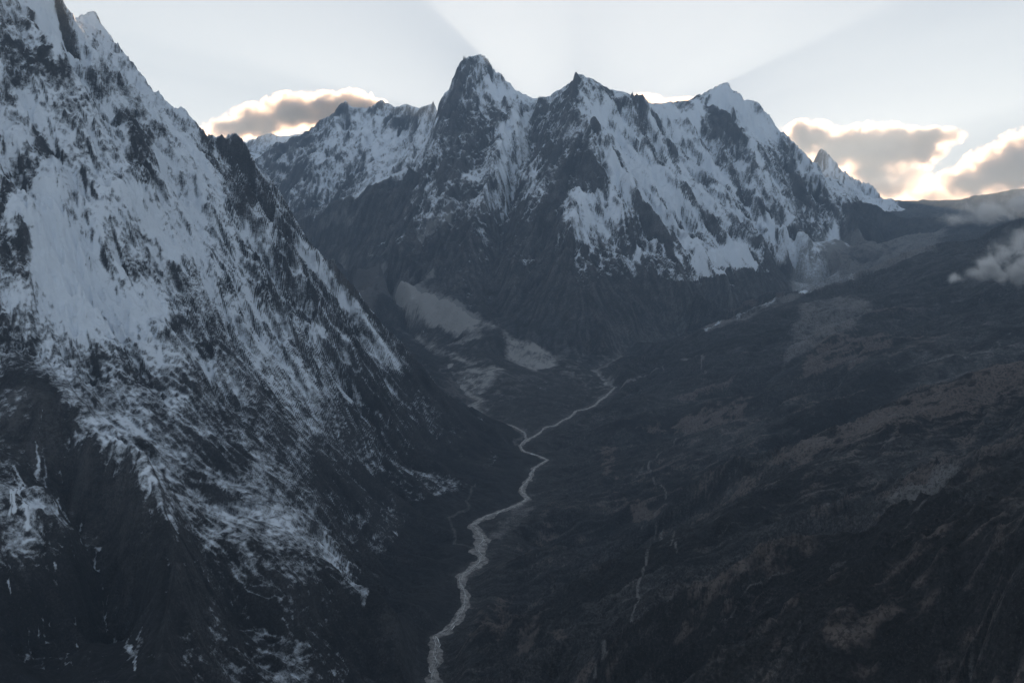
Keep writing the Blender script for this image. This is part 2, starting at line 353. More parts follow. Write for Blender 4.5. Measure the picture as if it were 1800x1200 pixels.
# fine slope of the sheet
def grid_normal(x, y, z):
    X = x.reshape(NR, -1); Y = y.reshape(NR, -1); Zz = z.reshape(NR, -1)
    xr, xc = np.gradient(X); yr, yc = np.gradient(Y); zr, zc = np.gradient(Zz)
    nx = yc * zr - zc * yr; ny = zc * xr - xc * zr; nz = xc * yr - yc * xr
    m = np.sqrt(nx * nx + ny * ny + nz * nz) + 1e-9
    return (nx / m).ravel(), (ny / m).ravel(), (nz / m).ravel()
NX, NY, NZ = grid_normal(VX, VY, VZ)
NZ = np.abs(NZ)
def gblur(a, n):
    a = a.reshape(NR, -1)
    for _ in range(n):
        p = np.pad(a, 1, mode='edge'); a = (p[:-2, 1:-1] + p[2:, 1:-1] + p[1:-1, :-2] + p[1:-1, 2:] + a) / 5
    return a.ravel()
SLOPE = np.sqrt(np.clip(1 - NZ * NZ, 0, 1)) / np.maximum(NZ, 0.1)     # tangent of the fine slope
PXs, PYs = proj(VX, VY, VZ)
Lm, Rm, Mm = A['L'], A['R'], A['M']
n1 = fbm(VX / 700, VY / 700, 4, 201); n2 = fbm(VX / 120, VY / 120, 4, 211); n3 = fbm(VX / 2500, VY / 2500, 3, 221)
north = samp(GYs, VX, VY)                                              # >0: the slope faces the camera (south)
# --- marks that lie on the ground, each anchored where the line of sight of the photograph meets the terrain
ZG = VZ.reshape(NR, NC); DG = VY.reshape(NR, NC); PYG = PYs.reshape(NR, NC)
def hits(pts):
    out = []
    for px, py in pts:
        u0 = P(px, py, 1.0)[0]; c = int(np.clip(np.searchsorted(uu, u0), 1, NC - 1))
        col = PYG[:, c]; idx = np.nonzero(col <= py)[0]
        i = idx[0] if len(idx) else NR - 1
        out.append((u0 * DG[i, c], DG[i, c]))
    return out
def near(px_pts, pad):
    a = np.array(px_pts); 
    return np.nonzero((VX > a[:, 0].min() - pad) & (VX < a[:, 0].max() + pad) & (VY > a[:, 1].min() - pad) & (VY < a[:, 1].max() + pad))[0]
WX = VX + 70 * fbm(VX / 170, VY / 170, 5, 301, 0.62); WY = VY + 70 * fbm(VX / 170, VY / 170, 5, 307, 0.62)
def stroke(F, pts, w, v, soft=0.6, warp=1.0):
    h = hits(pts); i = near(h, w * 2 + 90)
    d = dist_to(h, VX[i] + warp * (WX[i] - VX[i]), VY[i] + warp * (WY[i] - VY[i]))
    m = 1 - sm(w * (1 - soft), w * (1 + soft), d)
    F[i] = F[i] * (1 - m) + (F[i] + v) * m if v < 9 else F[i]
def patch(F, pts, v, soft=60, warp=1.0):
    h = hits(pts); i = near(h, soft * 2 + 90)
    x = VX[i] + warp * (WX[i] - VX[i]); y = VY[i] + warp * (WY[i] - VY[i])
    d = dist_to(h + [h[0]], x, y); d = np.where(inpoly(h, x, y), d, -d)
    F[i] = F[i] + v * sm(-soft, soft, d)
SN = np.zeros(NV); SC = np.zeros(NV); BR = np.zeros(NV); DK = np.zeros(NV)
# left mountain
patch(SN, [(60,400),(110,390),(180,440),(260,520),(330,590),(380,660),(300,650),(200,600),(110,560),(60,500)], 0.62, 60)
patch(SN, [(180,330),(240,340),(280,380),(310,440),(230,380)], 0.8, 25)
patch(SN, [(55,-10),(95,-10),(110,60),(130,120),(100,115),(75,60)], 1.0, 15, 0.3); patch(SN, [(125,35),(160,70),(150,115),(135,95)], 0.8, 15, 0.3)
patch(SN, [(140,28),(168,24),(190,65),(160,60)], 1.0, 20, 0.3)
stroke(SN, [(515,425),(545,470),(580,500),(620,540)], 30, 0.8); stroke(SN, [(640,560),(670,600),(700,650)], 40, 0.6)
stroke(SN, [(410,500),(450,550)], 30, 0.6); stroke(SN, [(560,640),(620,700)], 25, 0.6); stroke(SN, [(0,300),(50,250)], 40, 0.5)
patch(SN, [(100,690),(200,720),(330,790),(420,830),(330,860),(250,800),(120,740)], 0.25, 60)
patch(SN, [(380,250),(400,243),(425,250),(445,285),(500,372),(480,388),(430,378),(400,362),(385,300)], -0.85, 18, 0.5)
patch(SN, [(205,190),(260,215),(275,290),(270,335),(235,300),(215,230)], -0.7, 25); patch(SN, [(335,200),(375,250),(395,310),(350,265)], -0.8, 20)
stroke(SN, [(-5,370),(40,310),(80,258)], 32, -1.2); patch(SN, [(-10,410),(60,405),(68,440),(40,480),(-10,470)], -0.9, 30); patch(SN, [(-10,70),(60,90),(112,115),(80,145),(-10,130)], -0.7, 30)
patch(SN, [(92,0),(108,5),(120,60),(146,108),(122,100),(108,50)], -1.0, 15, 0.3); stroke(SN, [(60,30),(80,90)], 18, -0.8)
patch(SN, [(-10,540),(50,600),(105,690),(100,760),(-10,660)], -0.75, 40)
patch(SN, [(-30,650),(95,690),(235,825),(290,950),(340,1230),(-30,1230)], -0.62, 40); patch(SC, [(-30,660),(90,700),(230,830),(280,930),(250,1000),(60,820),(-30,760)], 0.42, 60)
patch(SN, [(-10,860),(90,850),(140,960),(-10,970)], 0.55, 60); stroke(SN, [(215,1000),(220,1080),(225,1180)], 7, 1.1, 0.9); stroke(SN, [(170,960),(172,1010)], 6, 1.1, 0.9); stroke(SN, [(125,1080),(130,1140)], 5, 1.0, 0.9)
stroke(SN, [(590,985),(640,1040),(700,1110)], 60, 0.75); stroke(SN, [(700,940),(760,985)], 18, 0.8); patch(SN, [(380,1080),(560,1000),(600,1200),(400,1210)], 0.25, 80)
patch(SN, [(690,640),(745,660),(800,700),(850,745),(860,860),(740,820),(700,720)], -0.6, 60)
# massif
stroke(SN, [(1050,255),(1110,310),(1165,370),(1220,425),(1290,452),(1330,468)], 120, 0.9); stroke(SN, [(1180,350),(1240,410),(1320,455)], 70, 0.7)
patch(SN, [(1000,165),(1045,160),(1100,195),(1085,215),(1035,205)], 0.5, 60); patch(SN, [(1225,165),(1275,153),(1315,185),(1355,230),(1325,238),(1275,200),(1245,175)], 1.1, 50); patch(SN, [(1155,192),(1235,180),(1228,228),(1180,212)], 1.0, 50)
patch(SN, [(1240,180),(1300,215),(1305,240),(1250,235)], -0.5, 60)
stroke(SN, [(1230,445),(1238,480),(1236,515)], 45, 0.9); patch(SN, [(865,290),(960,270),(935,330),(895,350)], 0.6, 60); patch(SN, [(975,345),(1060,330),(1105,365),(1085,410),(1000,405)], 0.55, 60)
patch(SN, [(720,400),(760,300),(770,360),(740,420)], 0.55, 60); stroke(SN, [(905,200),(882,240),(885,270)], 60, 0.6); stroke(SN, [(925,200),(920,250)], 40, 0.6); patch(SN, [(640,205),(765,195),(755,280),(700,320),(640,330)], 0.35, 80)
stroke(SN, [(1300,385),(1360,405),(1420,425)], 110, 0.6); stroke(SN, [(1120,440),(1105,470)], 50, 0.4)
patch(SN, [(1045,232),(1092,290),(1060,325),(1000,335),(955,420),(925,420),(960,340),(1000,275)], -1.0, 60)
patch(SN, [(500,392),(560,378),(620,355),(690,318),(746,290),(700,400),(600,465),(500,460)], -1.2, 50)
patch(SN, [(1290,500),(1340,455),(1395,450),(1400,515),(1290,550)], -0.7, 60)
stroke(SN, [(850,150),(905,175)], 60, 0.6); patch(SN, [(975,150),(1010,128),(1060,145),(1110,170),(1060,185),(1000,190)], -0.35, 50)
patch(SN, [(770,190),(800,150),(813,108),(845,150),(895,190),(880,240),(850,300),(775,330)], -0.45, 60)
patch(SN, [(1090,250),(1200,300),(1330,400),(1430,415),(1330,470),(1230,440),(1130,370)], 0.34, 220); patch(SN, [(1180,430),(1300,455),(1280,500),(1230,520),(1190,470)], 0.35, 60)
stroke(SN, [(1122,170),(1132,230),(1160,290),(1200,318),(1235,385),(1265,410)], 75, -0.8); stroke(SN, [(1042,220),(1090,280),(1125,345),(1155,405),(1195,470)], 45, -0.9)
stroke(SN, [(1235,250),(1290,300),(1330,360),(1395,395)], 55, -0.6); stroke(SN, [(1150,200),(1180,260),(1195,300)], 45, -0.6); patch(SN, [(1310,238),(1370,240),(1440,325),(1400,360),(1340,340),(1308,310)], -0.5, 60); patch(SN, [(1237,182),(1305,215),(1312,242),(1235,235)], -0.6, 40)
patch(SN, [(1395,300),(1470,345),(1500,390),(1400,385)], -0.35, 60); stroke(SN, [(1200,470),(1175,500)], 60, -0.4); patch(SN, [(430,240),(560,236),(560,290),(430,300)], -0.3, 100, 0)
stroke(SN, [(1245,270),(1290,340),(1350,400)], 50, 0.7); stroke(SN, [(1320,250),(1335,290)], 40, 0.6)
FLm = sm(520, 80, samp(FLAT, VX, VY)) * sm(6700, 7400, VY) * (1 - Rm)
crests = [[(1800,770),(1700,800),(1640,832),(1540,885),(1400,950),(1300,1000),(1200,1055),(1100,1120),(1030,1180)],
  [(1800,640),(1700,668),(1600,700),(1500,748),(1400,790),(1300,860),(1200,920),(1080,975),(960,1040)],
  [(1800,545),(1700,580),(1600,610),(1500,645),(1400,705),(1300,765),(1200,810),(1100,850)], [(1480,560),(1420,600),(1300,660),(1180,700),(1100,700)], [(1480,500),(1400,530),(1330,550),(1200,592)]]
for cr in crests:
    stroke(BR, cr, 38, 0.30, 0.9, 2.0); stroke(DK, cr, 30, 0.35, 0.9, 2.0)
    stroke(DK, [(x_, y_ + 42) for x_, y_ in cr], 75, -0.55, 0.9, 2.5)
patch(DK, [(1120,1110),(1420,985),(1560,900),(1830,850),(1830,1230),(1000,1230)], -0.50, 150, 3.0); patch(DK, [(-30,960),(230,1000),(300,1050),(330,1230),(-30,1230)], -0.3, 100, 2.0)  # vignette-like shade painted into the ground tone, lower right and bottom left
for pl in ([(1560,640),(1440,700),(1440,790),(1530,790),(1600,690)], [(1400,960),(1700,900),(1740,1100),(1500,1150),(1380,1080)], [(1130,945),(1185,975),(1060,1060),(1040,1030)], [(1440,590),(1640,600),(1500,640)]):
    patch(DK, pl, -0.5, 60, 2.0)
for _ in range(60):
    x_ = rng.uniform(960, 1780); y_ = rng.uniform(560, 1130)
    if y_ > 640 - (x_ - 1100) * 0.22 and y_ > 1100 - (x_ - 800) * 1.4:
        l_ = rng.uniform(15, 70); stroke(SC if rng.rand() < 0.6 else DK, [(x_, y_), (x_ - l_, y_ + l_ * rng.uniform(0.45, 0.8))], rng.uniform(2, 6), rng.uniform(0.25, 0.5), 0.9, 0.9)
rs = np.random.RandomState(11)
for _ in range(46):
    x_ = rs.uniform(1130, 1430); y_ = 395 + rs.uniform(0, 70) - (x_ > 1330) * 25; l_ = rs.uniform(25, 75)
    stroke(SN, [(x_, y_), (x_ + l_ * rs.uniform(0.3, 0.9), y_ + l_ * 0.8)], rs.uniform(7, 18), rs.uniform(0.4, 0.9), 0.9, 0.8)
for _ in range(40):
    x_ = rs.uniform(880, 1130); y_ = rs.uniform(330, 450); l_ = rs.uniform(20, 60)
    stroke(SN, [(x_, y_), (x_ + l_ * rs.uniform(-0.3, 0.4), y_ + l_)], rs.uniform(6, 14), rs.uniform(0.3, 0.8), 0.9, 1.0)
for _ in range(34):
    x_ = rs.uniform(5, 300); y_ = rs.uniform(700, 1150)
    if x_ < 45 + (y_ - 640) * 0.45: stroke(SN, [(x_, y_), (x_ + rs.uniform(-4, 8), y_ + rs.uniform(20, 75))], rs.uniform(2, 4.5), rs.uniform(0.7, 1.2), 0.9, 0.6)
# moraines, scree, glacier rubble
for q_ in ([(740,640),(755,660),(790,672),(800,690),(812,700)], [(880,648),(850,660),(820,668),(835,680),(815,694)], [(760,655),(800,655),(830,650),(860,655)], [(845,705),(830,700),(800,695)],
           [(790,640),(770,650),(790,665),(825,690)], [(1082,680),(1062,668),(1047,652),(1062,642),(1090,625)], [(1100,672),(1130,663),(1167,648),(1200,632),(1240,625)], [(905,750),(915,765),(910,785)]):
    stroke(SC, q_, 11, 0.9, 0.9, 1.3)
IC = np.zeros(NV)
stroke(IC, [(1372,447),(1385,436),(1400,431),(1430,427),(1468,418),(1490,432)], 60, 0.9, 0.6, 0.6); patch(IC, [(1396,458),(1425,462),(1455,455),(1480,482),(1512,490),(1440,506),(1408,514)], 0.75, 30, 0.6); stroke(IC, [(1240,578),(1300,556),(1360,532),(1412,512)], 34, 0.85, 0.8, 0.4)
patch(IC, [(1430,412),(1560,402),(1640,410),(1560,428),(1500,425)], 0.35, 80); stroke(IC, [(560,400),(620,372),(690,330)], 40, 0.35); stroke(IC, [(780,362),(735,420),(672,468)], 26, 0.35, 0.8)
stroke(SC, [(1372,447),(1395,432),(1430,428),(1470,420),(1492,434)], 45, 0.9); patch(SC, [(1470,440),(1510,431),(1590,428),(1565,446),(1500,456)], -0.6, 40); patch(SC, [(1396,458),(1440,462),(1425,510),(1405,514)], 0.8, 25)
patch(SC, [(585,458),(640,478),(700,498),(762,524),(824,550),(815,578),(770,562),(700,532),(620,492)], 1.15, 45, 0.5); patch(SC, [(885,581),(980,627),(975,642),(940,652),(890,632)], 0.75, 45, 0.5)
patch(SC, [(908,888),(932,880),(935,900),(905,925),(880,950),(862,938),(880,912)], 0.45, 15); stroke(SC, [(585,468),(640,487),(700,512),(762,540),(815,564)], 110, 1.2); stroke(SC, [(600,462),(650,480)], 60, 0.5)
stroke(SC, [(790,375),(735,420),(672,468)], 38, 0.8); stroke(SC, [(560,400),(640,360)], 30, 0.5); stroke(SC, [(760,480),(735,500)], 30, 0.6)
stroke(SC, [(860,575),(830,560),(840,590),(800,600)], 60, 0.5); stroke(SC, [(690,560),(740,600),(780,625),(830,640)], 40, 0.45, 0.9)
patch(SC, [(735,640),(800,690),(850,735),(845,700),(885,648),(840,640),(800,650)], 0.35, 60)
patch(SC, [(1370,445),(1400,430),(1470,418),(1490,440),(1430,452),(1480,480),(1512,490),(1440,508),(1405,515),(1392,465)], 0.8, 50, 0.5); patch(SC, [(1430,405),(1660,400),(1640,440),(1500,482),(1400,455)], 0.95, 80)
patch(SC, [(1230,578),(1310,548),(1400,512),(1420,516),(1330,552),(1240,584)], 0.6, 30, 0.3)
patch(SC, [(1405,535),(1470,520),(1535,540),(1510,572),(1420,615),(1375,650),(1395,580)], 0.62, 40); patch(SC, [(1690,812),(1640,832),(1548,893),(1600,885),(1660,852)], 0.8, 15, 0.5)
patch(SC, [(1480,865),(1470,900),(1450,920),(1455,890)], 0.5, 15); patch(SC, [(1600,620),(1800,600),(1760,640),(1640,690)], 0.3, 80)
patch(SC, [(670,1080),(740,1180),(755,1200),(700,1150),(640,1060)], 0.35, 30)
patch(BR, [(1085,864),(1192,866),(1160,900),(1128,917)], 0.9, 25); patch(BR, [(1115,745),(1320,698),(1300,740),(1180,765)], 0.8, 40); patch(BR, [(1050,782),(1088,780),(1080,842),(1060,832)], 0.8, 25)
patch(BR, [(830,1070),(900,1040),(960,1065),(1000,1150),(900,1160),(830,1120)], 0.6, 40); patch(BR, [(1430,560),(1640,590),(1480,640),(1400,660)], 0.6, 60); patch(BR, [(1400,790),(1600,700),(1800,640),(1800,680),(1600,740),(1400,820)], 0.7, 40)
trails = [[(1204,757),(1185,782),(1142,818),(1150,845),(1172,870),(1150,905),(1128,930)], [(1150,925),(1185,935),(1182,955),(1190,972)], [(1165,935),(1130,1000),(1117,1060),(1095,1100),(1060,1125),(1045,1180),(1035,1210)], [(1237,618),(1232,640),(1240,660)]]
for tr in trails: stroke(SC, tr, 4, 0.65, 0.5, 0.35)
for tr in [[(835,852),(820,880),(826,895),(790,910),(800,940),(797,955)], [(797,955),(830,962)]]: stroke(SC, tr, 6, 0.8, 0.5, 0.3)
# --- snow cover: altitude, steepness, ribs and hollows, aspect
SN = np.where((SN > 0) & (VY > 7300) & (Lm > 0.3), 0, SN)
cov = Lm * (0.20 * sm(-1420, -950, VZ + 120 * n1) * sm(150, 600, samp(RIV, VX, VY)) + 0.8 * sm(-1000, -120, VZ + 190 * n1)) + Mm * sm(-460, 620, VZ + 260 * n1)
east = np.clip(-samp(GXs, VX, VY) / 0.6, -1, 1)
rel = SLOPE - samp(np.hypot(GXs, GYs), VX, VY)
n4 = fbm(VX / 35, VY / 35, 3, 231); n5 = fbm(VX / 420, VY / 420, 3, 241)
UU = VX - 0.6 * VZ; VV = 0.6 * VY + 1.1 * VZ
n2s = fbm(UU / 130, VV / 130, 4, 213, 0.6); n4 = fbm(UU / 38, VV / 38, 3, 231, 0.65); n6 = fbm(UU / 21, VV / 21, 2, 251, 0.4); n5 = fbm(UU / 480, VV / 480, 3, 241)
rib = ridged((UU + 0.5 * VV) / 150, (VV - 0.5 * UU) / 480, 4, 281, 0.6)
dust = ridged(UU / 75, VV / 75, 5, 261, 0.75)
SNOW = (1.15 * (cov - 0.5) - 0.30 * rel - 0.20 * A['g1'] + 0.25 * n2s + 0.45 * n5 + 0.38 * n4 + 0.30 * n6 + 0.5 * (0.42 - dust) + (0.55 + 0.40 * Mm) * (0.40 - rib)
        - 0.10 * A['g3'] - 0.17 * A['g2'] + Mm * 0.30 * east - 0.25 * sm(0.95, 1.6, SLOPE) - Lm * (0.03 - 0.30 * n1) - Mm * 0.30 + 0.30 * fbm(UU / 1300, VV / 1300, 2, 271))
SNOW = np.where(cov < 0.004, np.where(Mm > 0.5, SNOW - 0.35 - 1.5 * FLm, -1.5), SNOW) + SN
SNOW = SNOW * np.clip(1.0 - Rm, 0, 1) - 1.5 * Rm + SN * Rm
SNOW = SNOW - 1.1 * sm(6950, 7250, VY) * Lm * (VZ < 300)
SNOW = SNOW * (1 - np.clip(IC, 0, 1)) + (IC * 0.7 - 0.25 + 0.5 * n4 + 0.4 * n2) * np.clip(IC, 0, 1)
SCREE = 0.30 * sm(-0.1, 0.5, n1 + 0.6 * n2 + 0.15 * A['g2']) * (1 - sm(0.9, 1.3, SLOPE)) + SC * np.clip(0.9 + 0.9 * n2 + 0.8 * n4 + 0.5 * n6 - 0.3 * A['g3'] - 0.15 * A['g2'], 0.1, 1.5) + 0.35 * FLm * sm(0.0, 0.5, n4 + 0.6 * n2 + 0.3 * n6)
RIVm = 1 - sm(25, 60, samp(RIV, VX, VY)); SCREE = SCREE + 0.25 * RIVm
BROWN = (0.34 * sm(-0.1, 0.5, n3 + 0.6 * n1) + 0.30 * sm(-0.3, 0.6, A['g1']) + 0.15 * sm(0, 1, A['g2']) + 0.40 * n2 + 0.35 * n4 + 0.15 * A['g2'] + 0.1 * A['g3']) * Rm + BR * (0.9 + 0.8 * n2 + 0.5 * n4)

nsx = fbm((VX + 60 * n1) / 240, (VY + 0.12 * VX + 60 * n1) / 20, 4, 291, 0.6) * sm(1.0, 0.3, FLm)
BROWN = BROWN + Rm * 0.55 * nsx; SCREE = SCREE + Rm * 0.7 * np.clip(nsx - 0.18, 0, 1)
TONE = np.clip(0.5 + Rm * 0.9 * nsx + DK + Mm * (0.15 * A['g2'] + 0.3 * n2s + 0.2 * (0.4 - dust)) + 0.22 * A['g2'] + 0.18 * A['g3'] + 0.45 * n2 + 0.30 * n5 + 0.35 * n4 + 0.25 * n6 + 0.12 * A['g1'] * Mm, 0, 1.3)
def mat(name): 
    m = bpy.data.materials.new(name); m.use_nodes = True
    m.node_tree.nodes.clear(); return m, m.node_tree
class NB:
    "small node helper"
    def __init__(s, t): s.t = t
    def n(s, typ, **k):
        nd = s.t.nodes.new(typ)
        for a, b in k.items(): setattr(nd, a, b)
        return nd
    def link(s, a, b): s.t.links.new(a, b)
    def attr(s, name): return s.n('ShaderNodeAttribute', attribute_name=name).outputs['Fac']
    def put(s, sock, v):
        if hasattr(v, 'is_output') or hasattr(v, 'links'): s.link(v, sock)
        else: sock.default_value = v
    def math(s, op, a, b=0.0, c=0.0, clamp=False):
        nd = s.n('ShaderNodeMath', operation=op); nd.use_clamp = clamp
        s.put(nd.inputs[0], a); s.put(nd.inputs[1], b); s.put(nd.inputs[2], c); return nd.outputs[0]
    def mix(s, f, a, b):
        nd = s.n('ShaderNodeMix', data_type='RGBA'); s.put(nd.inputs[0], f); s.put(nd.inputs[6], a); s.put(nd.inputs[7], b); return nd.outputs[2]
    def step(s, x, lo, hi):
        nd = s.n('ShaderNodeMapRange', interpolation_type='SMOOTHSTEP'); s.put(nd.inputs[0], x); s.put(nd.inputs[1], lo); s.put(nd.inputs[2], hi); return nd.outputs[0]
    def noise(s, vec, scale, detail=6.0, rough=0.6, dist=0.0):
        nd = s.n('ShaderNodeTexNoise'); s.link(vec, nd.inputs['Vector']); nd.inputs['Scale'].default_value = scale
        nd.inputs['Detail'].default_value = detail; nd.inputs['Roughness'].default_value = rough; nd.inputs['Distortion'].default_value = dist
        return nd.outputs['Fac']
def rgb(r, g, b): return (r, g, b, 1.0)

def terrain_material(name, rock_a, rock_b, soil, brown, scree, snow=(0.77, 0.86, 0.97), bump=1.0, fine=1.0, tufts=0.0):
    m, t = mat(name); b = NB(t)
    geo = b.n('ShaderNodeNewGeometry'); pos = geo.outputs['Position']
    nf = b.noise(pos, 0.055, 7.0, 0.72); nx = b.noise(pos, 0.16, 4.0, 0.8); nv = b.noise(pos, 0.10, 5.0, 0.75); nm = b.noise(pos, 0.009, 6.0, 0.6); nl = b.noise(pos, 0.0017, 5.0, 0.6)
    rockc = b.mix(b.step(b.math('ADD', b.math('MULTIPLY', nm, 0.4), b.math('MULTIPLY', nx, 0.6)), 0.38, 0.62), rgb(*[c * 0.6 for c in rock_a]), rgb(*[c * 1.15 for c in rock_b]))
    soilc = b.mix(b.step(nf, 0.35, 0.65), rgb(*[c * 0.72 for c in soil]), rgb(*[c * 1.25 for c in soil]))
    c = b.mix(b.attr('rock'), soilc, rockc)
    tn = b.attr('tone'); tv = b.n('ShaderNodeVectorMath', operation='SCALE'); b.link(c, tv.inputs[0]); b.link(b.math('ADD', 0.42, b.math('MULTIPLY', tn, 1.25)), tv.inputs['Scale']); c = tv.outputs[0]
    c = b.mix(b.step(nv, 0.60, 0.42), c, b.mix(0.55, c, rgb(0.012, 0.012, 0.013)))
    bf = b.step(b.math('ADD', b.attr('brown'), b.math('MULTIPLY', b.math('SUBTRACT', nm, 0.5), 1.1)), 0.30, 0.75)
    bf = b.math('MULTIPLY', bf, 0.85)
    c = b.mix(bf, c, b.mix(b.step(nf, 0.3, 0.7), rgb(*[v * 0.8 for v in brown]), rgb(*[v * 1.2 for v in brown])))
    sf = b.step(b.math('ADD', b.attr('scree'), b.math('MULTIPLY', b.math('SUBTRACT', nx, 0.5), 0.9)), 0.05, 1.05)
    c = b.mix(sf, c, rgb(*scree))
    if tufts:                      # dark cushions of scrub and pale stones, a few metres across, thicker here and thinner there
        v1 = b.noise(pos, 0.12, 3.0, 0.6); v2 = b.noise(pos, 0.30, 3.0, 0.7); den = b.math('MULTIPLY', b.math('SUBTRACT', nm, 0.5), 0.35)
        c = b.mix(b.math('MULTIPLY', b.step(b.math('ADD', v1, den), 0.50, 0.62), tufts), c, rgb(0.010, 0.011, 0.012))
        c = b.mix(b.math('MULTIPLY', b.step(b.math('SUBTRACT', v2, den), 0.60, 0.72), tufts * 0.6), c, rgb(0.17, 0.16, 0.155))
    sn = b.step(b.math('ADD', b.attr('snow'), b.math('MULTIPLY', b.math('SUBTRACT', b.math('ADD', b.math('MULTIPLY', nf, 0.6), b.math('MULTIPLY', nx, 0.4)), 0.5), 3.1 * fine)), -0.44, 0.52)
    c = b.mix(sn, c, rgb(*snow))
    p = b.n('ShaderNodeBsdfPrincipled'); b.link(c, p.inputs['Base Color'])
    b.link(b.math('SUBTRACT', 0.95, b.math('MULTIPLY', sn, 0.25)), p.inputs['Roughness']); p.inputs['Specular IOR Level'].default_value = 0.2
    bp = b.n('ShaderNodeBump'); bp.inputs['Distance'].default_value = 30.0 * bump
    hgt = b.math('ADD', b.math('ADD', b.math('MULTIPLY', nf, 0.7), nm), b.math('MULTIPLY', nx, 0.3)); hgt = b.math('MULTIPLY', hgt, b.math('SUBTRACT', 1.0, b.math('MULTIPLY', sn, 0.5)))
    b.link(hgt, bp.inputs['Height']); bp.inputs['Strength'].default_value = 0.8
    b.link(bp.outputs[0], p.inputs['Normal'])
    o = b.n('ShaderNodeOutputMaterial'); b.link(p.outputs[0], o.inputs['Surface'])
    return m
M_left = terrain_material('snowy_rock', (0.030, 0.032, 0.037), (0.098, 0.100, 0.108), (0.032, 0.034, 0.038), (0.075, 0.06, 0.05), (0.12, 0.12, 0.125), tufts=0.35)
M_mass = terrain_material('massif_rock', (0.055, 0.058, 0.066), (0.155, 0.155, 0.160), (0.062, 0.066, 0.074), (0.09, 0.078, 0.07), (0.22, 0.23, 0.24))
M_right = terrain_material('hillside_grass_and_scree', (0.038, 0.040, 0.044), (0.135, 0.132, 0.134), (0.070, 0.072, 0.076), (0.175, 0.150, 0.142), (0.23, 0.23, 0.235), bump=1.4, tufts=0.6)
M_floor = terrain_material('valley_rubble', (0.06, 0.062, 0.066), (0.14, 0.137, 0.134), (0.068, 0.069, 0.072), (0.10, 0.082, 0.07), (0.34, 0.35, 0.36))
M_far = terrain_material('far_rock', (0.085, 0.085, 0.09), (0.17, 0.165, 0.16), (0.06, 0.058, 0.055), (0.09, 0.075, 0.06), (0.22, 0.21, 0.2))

# ------------------------------------------------------------------ cut the sheet into pieces of the setting
NC = len(uu)
REGV = np.full(NV, 1, np.int8)
REGV[Lm > 0.5] = 0; REGV[Rm > 0.5] = 2
BACK = inpoly([(-9000, 12900), P(500,385,12700)[:2], P(600,365,12600)[:2], P(690,322,12400)[:2], P(748,287,12250)[:2], P(766,188,13400)[:2], (-700, 16500), (-9000, 18000)], VX, VY)
REGV[BACK] = 3
FARL = (VY > 16800); REGV[FARL] = 4
floor_poly = [P(*p)[:2] for p in [(847,733,7050),(823,713,7100),(780,645,8000),(700,570,9100),(640,512,10200),(590,470,11400),(630,478,11000),(700,500,10350),(760,525,9950),(822,552,9500),(880,575,9250),(980,630,8700),(1045,648,8500),(1082,680,7800)]] + [p[:2] for p in reversed(river[24:])]
FL = inpoly(floor_poly, VX, VY) & (REGV == 1); REGV[FL] = 5
def quads(mask_q):
    r, c = np.nonzero(mask_q); i = r * NC + c
    return np.stack([i, i + 1, i + 1 + NC, i + NC], 1)
RQ = REGV.reshape(NR, NC)[:-1, :-1]
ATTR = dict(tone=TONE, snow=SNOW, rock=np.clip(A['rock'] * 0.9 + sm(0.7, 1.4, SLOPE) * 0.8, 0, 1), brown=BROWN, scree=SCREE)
def mesh_from(name, verts, faces, material, attrs=None, smooth=True):
    me = bpy.data.meshes.new(name); n = len(verts); f = len(faces); k = faces.shape[1]
    me.vertices.add(n); me.vertices.foreach_set('co', verts.astype(np.float32).ravel())
    me.loops.add(f * k); me.loops.foreach_set('vertex_index', faces.astype(np.int32).ravel())
    me.polygons.add(f); me.polygons.foreach_set('loop_start', np.arange(0, f * k, k, dtype=np.int32))
    me.polygons.foreach_set('loop_total', np.full(f, k, np.int32))
    me.polygons.foreach_set('use_smooth', np.full(f, smooth))
    me.update(calc_edges=True)
    for a, v in (attrs or {}).items():
        at = me.attributes.new(a, 'FLOAT', 'POINT'); at.data.foreach_set('value', v.astype(np.float32))
    me.materials.append(material)
    return me
def obj(name, me, parent=None, kind=None, label=None, cat=None, group=None):
    o = bpy.data.objects.new(name, me); C.objects.link(o); o.parent = parent
    if kind: o['kind'] = kind
    if label: o['label'] = label
    if cat: o['category'] = cat
    if group: o['group'] = group
    return o
def sheet(name, reg, material, label, cat):
    q = quads(RQ == reg); used, inv = np.unique(q.ravel(), return_inverse=True)
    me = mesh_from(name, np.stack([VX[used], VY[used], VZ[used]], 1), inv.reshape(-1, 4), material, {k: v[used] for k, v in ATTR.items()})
    return obj(name, me, kind='structure', label=label, cat=cat)
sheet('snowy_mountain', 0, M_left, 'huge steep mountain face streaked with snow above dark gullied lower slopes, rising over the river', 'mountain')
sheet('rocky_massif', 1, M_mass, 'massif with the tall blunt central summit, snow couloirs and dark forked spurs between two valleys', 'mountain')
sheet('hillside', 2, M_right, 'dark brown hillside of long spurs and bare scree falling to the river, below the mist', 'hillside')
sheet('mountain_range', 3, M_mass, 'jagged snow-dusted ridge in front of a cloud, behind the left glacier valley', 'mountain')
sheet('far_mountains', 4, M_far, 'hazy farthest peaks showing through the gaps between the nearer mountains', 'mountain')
sheet('valley_floor', 5, M_floor, 'rubble-strewn valley floor and moraine between the two joining streams', 'valley floor')

